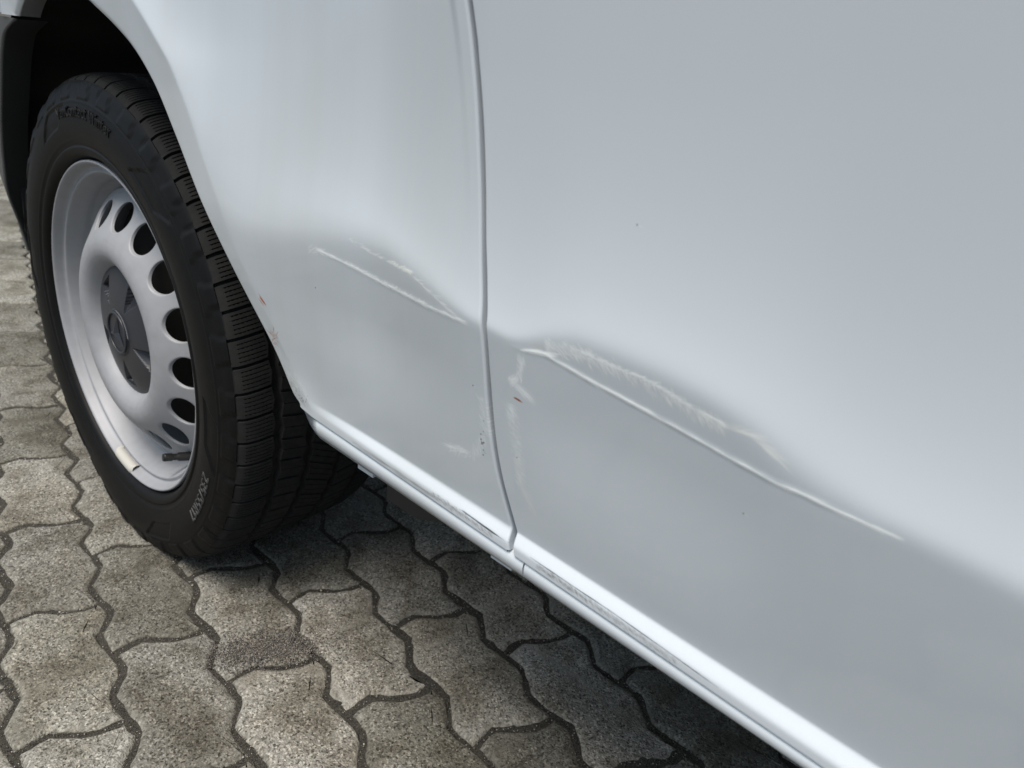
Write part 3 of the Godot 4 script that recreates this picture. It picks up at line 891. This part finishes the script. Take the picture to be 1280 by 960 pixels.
func build_paving() -> void:
	var th := deg_to_rad(75.569)
	var bas := Basis(Vector3(0, 1, 0), th)
	pav = Transform3D(bas, -(bas * Vector3(0.18406, 0, 0.29059)))
	var paving := Node3D.new()
	paving.name = "pavement"
	paving.transform = pav
	paving.set_meta("kind", "structure")
	paving.set_meta("label", "grey interlocking concrete block pavement with zigzag joints")
	add_child(paving)
	var grain_cols := [[0.0, 0.055, 0.052, 0.046], [0.10, 0.115, 0.108, 0.095], [0.24, 0.185, 0.178, 0.160], [0.5, 0.232, 0.225, 0.204], [0.76, 0.285, 0.277, 0.253], [0.92, 0.37, 0.36, 0.325], [1.0, 0.50, 0.48, 0.435]]
	var grain := noise_tex(1024, FastNoiseLite.TYPE_CELLULAR, 0.17, 1, grain_cols, 5)
	var grain2 := noise_tex(1024, FastNoiseLite.TYPE_SIMPLEX_SMOOTH, 0.010, 5, [[0.0, 0.52, 0.49, 0.45], [0.36, 0.74, 0.72, 0.68], [0.53, 0.96, 0.95, 0.93], [1.0, 1.12, 1.12, 1.12]], 9)
	var bumps := noise_tex(1024, FastNoiseLite.TYPE_SIMPLEX, 0.12, 3, [], 21, true)
	var mats: Array[StandardMaterial3D] = []
	for k in 9:
		var m := StandardMaterial3D.new()
		var t: float = [1.0, 0.86, 1.12, 0.78, 1.24, 0.95, 0.72, 1.05, 1.32][k]
		m.albedo_color = Color(t * 0.92, t * (0.925 - 0.004 * (k % 3)), t * (0.94 - 0.010 * (k % 4))).linear_to_srgb()
		m.albedo_texture = grain
		m.roughness = 0.93
		m.vertex_color_use_as_albedo = true
		m.metallic_specular = 0.3
		m.uv1_triplanar = true
		m.uv1_world_triplanar = true
		m.uv1_scale = Vector3.ONE * 2.6
		m.uv1_offset = Vector3(0.13 * k, 0.29 * k, 0.41 * k)
		m.uv2_triplanar = true
		m.uv2_world_triplanar = true
		m.uv2_scale = Vector3.ONE * 1.15
		m.detail_enabled = true
		m.detail_blend_mode = BaseMaterial3D.BLEND_MODE_MUL
		m.detail_albedo = grain2
		m.detail_uv_layer = BaseMaterial3D.DETAIL_UV_2
		m.heightmap_enabled = true
		m.heightmap_texture = bumps
		m.heightmap_scale = 0.16
		mats.append(m)
	var meshes: Array[ArrayMesh] = []
	for k in 8: meshes.append(stone_mesh(k))
	var near: Array = []
	var far: Array = []
	for col in range(-40, 50):
		for row in range(-28, 30):
			var u := (col + 0.5) * W
			var v := (row + (0.0 if posmod(col, 2) == 0 else 0.5) + 0.5) * L
			var pos := Vector3(u, 0, v)
			var w := pav * pos
			if w.length() > 5.5: continue
			# what the photograph's frame can show of the paving, with a margin
			var seen := w.x > -2.3 and w.x < 1.15 and w.z < 0.75 and w.z > -1.0 and w.z < 0.75 - 0.30 * maxf(0.0, -w.x) + 0.0
			if w.z < -0.55 and w.x > -0.3: seen = false
			(near if seen else far).append(pos)
	near.sort_custom(func(a, b): return (pav * a).distance_to(Vector3(0.35, 0, 0.1)) < (pav * b).distance_to(Vector3(0.35, 0, 0.1)))
	if near.size() > 290:
		far.append_array(near.slice(290)); near = near.slice(0, 290)
	for q in near:
		var o := put("paving_stone", meshes[rng.randi() % 8], mats[rng.randi() % 9], paving)
		var tilt := Basis.from_euler(Vector3(rng.randfn(0, 0.006), rng.randfn(0, 0.006), rng.randfn(0, 0.006)))
		o.transform = Transform3D(tilt, q + Vector3(rng.randfn(0, 0.0006), -0.0012 + rng.randf_range(-0.0015, 0.0008), rng.randfn(0, 0.0006)))
	for k in 2:
		var mm := MultiMesh.new()
		mm.transform_format = MultiMesh.TRANSFORM_3D
		mm.mesh = meshes[k]
		var list: Array = []
		for i in far.size():
			if i % 2 == k: list.append(far[i])
		mm.instance_count = list.size()
		for i in list.size(): mm.set_instance_transform(i, Transform3D(Basis.IDENTITY, list[i] + Vector3(0, -0.002, 0)))
		var o := MultiMeshInstance3D.new()
		o.name = "outer_paving_stones"
		o.multimesh = mm
		o.material_override = mats[k]
		o.set_meta("kind", "stuff")
		paving.add_child(o, true)
	# joint sand: one uneven bed under and between the stones
	var sand := StandardMaterial3D.new()
	sand.albedo_color = Color(0.21, 0.195, 0.172).linear_to_srgb()
	sand.albedo_texture = grain
	sand.roughness = 1.0
	sand.uv1_triplanar = true
	sand.uv1_world_triplanar = true
	sand.uv1_scale = Vector3.ONE * 4.0
	sand.heightmap_enabled = true
	sand.heightmap_texture = bumps
	sand.heightmap_scale = 0.3
	var f := FastNoiseLite.new()
	f.seed = 4; f.frequency = 9.0; f.fractal_octaves = 4
	var f2 := FastNoiseLite.new()
	f2.seed = 14; f2.frequency = 60.0; f2.fractal_octaves = 2
	var p := PackedVector3Array()
	var nx := 240
	var nz := 240
	for i in nx:
		for j in nz:
			var u := -0.5 + 1.6 * i / (nx - 1.0)
			var v := -0.75 + 2.0 * j / (nz - 1.0)
			var y := -0.0052 + 0.0020 * f.get_noise_2d(u, v) + 0.0012 * f2.get_noise_2d(u, v)
			p.append(Vector3(u, y, v))
	var b := Build.new()
	var nor := Build.grid_normals(p, nx, nz)
	if nor[nx * nz / 2].y < 0.0:
		for i in nor.size(): nor[i] = -nor[i]
	b.sheet(p, nor, nx, nz)
	var bed := put("joint_sand", b.mesh(), sand, paving)
	bed.set_meta("kind", "stuff")
	# coarse grit lying in the joints
	var grit := MultiMesh.new()
	grit.transform_format = MultiMesh.TRANSFORM_3D
	grit.use_colors = true
	var gm := SphereMesh.new()
	gm.radius = 0.5; gm.height = 0.8; gm.radial_segments = 5; gm.rings = 3
	grit.mesh = gm
	var spots: Array = []
	for i in 15000:
		var col := rng.randi_range(-3, 9)
		var v := rng.randf_range(-0.7, 1.2)
		var u := (col + zig(v / L)) * W
		if rng.randf() < 0.42:
			var c := rng.randf()
			var row := rng.randi_range(-3, 5) + (0.0 if posmod(col, 2) == 0 else 0.5)
			u = (col + c) * W; v = (row + wave(c)) * L
		spots.append(Vector3(u + rng.randfn(0, 0.0022), rng.randf_range(-0.0048, -0.0022), v + rng.randfn(0, 0.0022)))
	var soil_from := spots.size()
	for i in 6500:        # soil washed over the edge of one stone
		var du := rng.randfn(0, 0.042)
		var dv := rng.randfn(0, 0.016) + 0.25 * du + 0.004 * sin(du * 190.0)
		spots.append(Vector3(2.60 * W + du, rng.randf_range(-0.0024, 0.0004), 2.86 * L + dv))
	var soil_to := spots.size()
	for i in 900:
		spots.append(Vector3(rng.randf_range(-0.1, 1.0), 0.0, rng.randf_range(0.0, 1.2)))
	grit.instance_count = spots.size()
	for i in spots.size():
		var s := rng.randf_range(0.0007, 0.0020)
		if rng.randf() < 0.04: s *= 1.7
		grit.set_instance_transform(i, Transform3D(Basis.from_euler(Vector3(rng.randf() * 6, rng.randf() * 6, 0)).scaled(Vector3(s, s, s)), spots[i]))
		var g := pow(rng.randf(), 2.2) * 0.36 + 0.04
		if i >= soil_from and i < soil_to:
			g = pow(rng.randf(), 3.0) * 0.24 + 0.06
			grit.set_instance_color(i, Color(g, g * 0.90, g * 0.80))
			continue
		grit.set_instance_color(i, Color(g, g * rng.randf_range(0.88, 0.98), g * rng.randf_range(0.72, 0.92)))
	var gi := MultiMeshInstance3D.new()
	gi.name = "grit"
	gi.multimesh = grit
	var gmat := StandardMaterial3D.new()
	gmat.vertex_color_use_as_albedo = true
	gmat.roughness = 0.9
	gi.material_override = gmat
	gi.set_meta("kind", "stuff")
	paving.add_child(gi, true)
	# the ground under everything, out to the horizon
	var g0 := PlaneMesh.new()
	g0.size = Vector2(400, 400)
	var gnd := put("ground", g0, sand, self)
	gnd.position.y = -0.016
	gnd.set_meta("kind", "structure")
	gnd.set_meta("label", "sandy ground under the paving stones")

# ---------------------------------------------------------------- scene
func _ready() -> void:
	rng.seed = 20240
	# camera: a phone's main lens, held over the van's side
	var cam := Camera3D.new()
	cam.name = "camera"
	cam.fov = 53.37
	cam.near = 0.02
	cam.far = 600.0
	cam.transform = Transform3D(Basis(Vector3(0.72442, 0.09630, -0.68259), Vector3(-0.34022, 0.91114, -0.23252), Vector3(0.59955, 0.40068, 0.69282)), Vector3(1.07996, 0.74900, 0.38552))
	var attr := CameraAttributesPhysical.new()
	attr.frustum_focal_length = 23.87
	attr.exposure_aperture = 9.0
	attr.frustum_focus_distance = 0.72
	attr.frustum_near = 0.02
	attr.frustum_far = 600.0
	cam.attributes = attr
	cam.current = true
	add_child(cam)
	# an overcast sky, brighter overhead, and a veiled high sun
	var env := Environment.new()
	env.background_mode = Environment.BG_SKY
	var sm := ProceduralSkyMaterial.new()
	sm.sky_top_color = Color(0.84, 0.93, 1.0)
	sm.sky_horizon_color = Color(0.53, 0.60, 0.68)
	sm.sky_curve = 0.45
	sm.sky_energy_multiplier = 0.68
	sm.ground_bottom_color = Color(0.30, 0.29, 0.27)
	sm.ground_horizon_color = Color(0.42, 0.42, 0.41)
	sm.sun_angle_max = 30.0
	var sky := Sky.new()
	sky.sky_material = sm
	env.sky = sky
	env.tonemap_mode = Environment.TONE_MAPPER_LINEAR
	env.tonemap_exposure = 2.70
	env.sdfgi_enabled = true
	env.ssao_enabled = true
	env.ssil_enabled = true
	var we := WorldEnvironment.new()
	we.name = "environment"
	we.environment = env
	add_child(we)
	var sun := DirectionalLight3D.new()
	sun.name = "veiled_sun"
	sun.light_color = Color(1.0, 0.97, 0.93)
	sun.light_energy = 0.5
	sun.light_angular_distance = 28.0
	sun.shadow_enabled = true
	sun.look_at_from_position(Vector3(0.12, 1.0, 0.40).normalized() * 10.0, Vector3.ZERO, Vector3.UP)
	add_child(sun)

	build_paving()

	# ---- the van
	t_crease = smoothed(CREASE, 5); t_soft = smoothed(SOFT, 7); t_ridge = smoothed(RIDGE, 3); t_ridge_s = smoothed(RIDGE_S, 4)
	paint_marks()
	var van := Node3D.new()
	van.name = "white_van"
	van.set_meta("label", "white van with scuffed dents along its fender and door, parked on block paving")
	van.set_meta("category", "van")
	add_child(van)
	var paint := StandardMaterial3D.new()
	paint.albedo_texture = ImageTexture.create_from_image(img)
	paint.texture_repeat = false
	paint.roughness = 0.42
	paint.clearcoat_enabled = true
	paint.clearcoat = 0.9
	paint.clearcoat_roughness = 0.08
	paint.detail_enabled = true
	paint.detail_blend_mode = BaseMaterial3D.BLEND_MODE_MUL
	paint.detail_albedo = noise_tex(512, FastNoiseLite.TYPE_SIMPLEX_SMOOTH, 0.012, 5, [[0.0, 0.93, 0.925, 0.905], [0.45, 0.975, 0.975, 0.97], [0.7, 1.0, 1.0, 1.0], [1.0, 1.0, 1.0, 1.0]], 31)
	paint.detail_uv_layer = BaseMaterial3D.DETAIL_UV_2
	paint.uv2_triplanar = true
	paint.uv2_world_triplanar = true
	paint.uv2_scale = Vector3(1.3, 6.5, 1.3)
	paint.heightmap_enabled = true
	paint.heightmap_texture = ImageTexture.create_from_image(relief)
	paint.heightmap_scale = 0.06
	var plain_paint := mat(PAINT, 0.42)
	plain_paint.clearcoat_enabled = true
	plain_paint.clearcoat = 0.9
	plain_paint.clearcoat_roughness = 0.08
	var black_plastic := mat(Color(0.012, 0.012, 0.013), 0.75)
	var bumper_plastic := mat(Color(0.055, 0.055, 0.054), 0.6)
	put("front_fender", make_fender(), paint, van)
	put("front_door", make_door(), paint, van)
	put("sill", make_sill(0.5125, 0.8035), paint, van)
	put("sill", make_sill(0.8050, 2.05), paint, van)
	put("front_bumper", make_bumper(), bumper_plastic, van)
	put("wheel_arch_liner", make_liner(), black_plastic, van)
	put("body_shell", make_hull(), plain_paint, van)
	var floor_mesh := BoxMesh.new()
	floor_mesh.size = Vector3(3.4, 0.04, 1.62)
	put("floor_pan", floor_mesh, black_plastic, van).position = Vector3(2.28, 0.33, -0.92)
	var jamb := BoxMesh.new()
	jamb.size = Vector3(0.09, 0.62, 0.01)
	put("door_jamb", jamb, mat(Color(0.10, 0.10, 0.10), 0.8), van).position = Vector3(0.755, 0.72, 0.004)
	var shield := CSGPolygon3D.new()
	shield.name = "splash_shield"
	shield.polygon = PackedVector2Array([Vector2(0.533, 0.40), Vector2(0.533, 0.294), Vector2(0.586, 0.297), Vector2(0.640, 0.322), Vector2(0.72, 0.36), Vector2(0.74, 0.40)])
	shield.depth = 0.012
	shield.material = mat(Color(0.009, 0.0095, 0.012), 0.5)
	shield.position = Vector3(0, 0, -0.062)
	van.add_child(shield, true)
	for x in [0.598, 0.769]:
		var clip := BoxMesh.new()
		clip.size = Vector3(0.022, 0.006, 0.02)
		put("sill_clip", clip, plain_paint, van).position = Vector3(x, 0.3900, 0.007)

	# ---- the wheel
	var wheel := Node3D.new()
	wheel.name = "front_wheel"
	wheel.position = Vector3(0, WHEEL_Y, 0)
	van.add_child(wheel)
	var rubber := mat(Color(0.0045, 0.0045, 0.0052), 0.52)
	rubber.metallic_specular = 0.3
	var tread := mat(Color(0.023, 0.0225, 0.022), 0.85)
	tread.metallic_specular = 0.3
	var dust := noise_tex(512, FastNoiseLite.TYPE_SIMPLEX_SMOOTH, 0.02, 5, [[0.0, 0.55, 0.55, 0.55], [0.45, 0.68, 0.68, 0.68], [0.75, 0.88, 0.87, 0.85], [1.0, 1.0, 0.98, 0.94]], 61)
	for m in [tread, rubber]:
		m.albedo_color = (Color(0.026, 0.026, 0.0262) if m == tread else Color(0.0055, 0.0055, 0.006)).linear_to_srgb()
		m.albedo_texture = dust
		m.uv1_triplanar = true
		m.uv1_scale = Vector3.ONE * 5.0
	var ty := make_tyre()
	ty.surface_set_material(0, tread)
	ty.surface_set_material(1, rubber)
	ty.surface_set_material(2, rubber)
	put("tyre", ty, null, wheel)
	var steel := mat(Color(0.300, 0.307, 0.330), 0.56, 0.15)
	steel.albedo_color = Color(0.300, 0.307, 0.330).linear_to_srgb()
	steel.albedo_texture = noise_tex(512, FastNoiseLite.TYPE_SIMPLEX_SMOOTH, 0.014, 5, [[0.0, 0.88, 0.87, 0.855], [0.4, 0.95, 0.948, 0.945], [0.65, 0.98, 0.98, 0.98], [1.0, 1.0, 1.0, 1.0]], 71)
	steel.uv1_triplanar = true
	steel.uv1_scale = Vector3.ONE * 6.0
	put("rim", make_rim(), steel, wheel)
	var cap_m := mat(Color(0.021, 0.023, 0.030), 0.42)
	put("hub_cap", make_cap(), cap_m, wheel)
	var star := put("star_emblem", make_star(), cap_m, wheel)
	star.position = Vector3(0, 0, 0.0004)
	text_on_tyre("VanContact Winter", 107.0, 0.2955, 0.019, rubber, wheel, 0.0128)
	text_on_tyre("235/55R17", -20.0, 0.290, 0.021, mat(Color(0.035, 0.035, 0.035), 0.6), wheel, 0.0128)
	var disc := CylinderMesh.new()
	disc.top_radius = 0.185; disc.bottom_radius = 0.185; disc.height = 0.03; disc.radial_segments = 64
	var dk := put("brake_disc", disc, mat(Color(0.006, 0.0055, 0.005), 0.8), wheel)
	dk.rotation.x = PI / 2
	dk.position = Vector3(0, 0, -0.095)
	var valve := Build.new()
	var vp: Array = []
	for q in [Vector2(0.0001, 0.022), Vector2(0.0052, 0.022), Vector2(0.0058, 0.020), Vector2(0.0058, 0.010), Vector2(0.0046, 0.009), Vector2(0.0050, 0.002), Vector2(0.0064, 0.001), Vector2(0.0066, -0.018), Vector2(0.0080, -0.024)]: vp.append(q)
	lathe(valve, vp, 20, true)
	var vs := put("valve_stem", valve.mesh(), mat(Color(0.006, 0.006, 0.006), 0.45), wheel)
	var va := deg_to_rad(-55.0)
	vs.transform = Transform3D(Basis(Vector3(0, 0, 1), va) * Basis(Vector3(0, 1, 0), deg_to_rad(-14)), Vector3(cos(va), sin(va), 0) * 0.194 + Vector3(0, 0, -0.024))
	var wt := Build.new()
	var wp := PackedVector3Array()
	for k in 13:
		var a := deg_to_rad(-106.5 + 15.0 * k / 12.0)
		for q in [Vector2(0.2280, -0.012), Vector2(0.2238, -0.0105), Vector2(0.2225, -0.004), Vector2(0.2250, 0.0012), Vector2(0.2305, 0.0030), Vector2(0.2345, 0.0020)]:
			var s: float = 1.0 if k > 0 and k < 12 else 0.0
			wp.append(Vector3(q.x * cos(a), q.x * sin(a), q.y - (0.003 if s == 0.0 else 0.0)))
	wt.sheet(wp, PackedVector3Array(), 13, 6)
	put("balance_weight", wt.mesh(), mat(Color(0.42, 0.41, 0.38), 0.7), wheel)
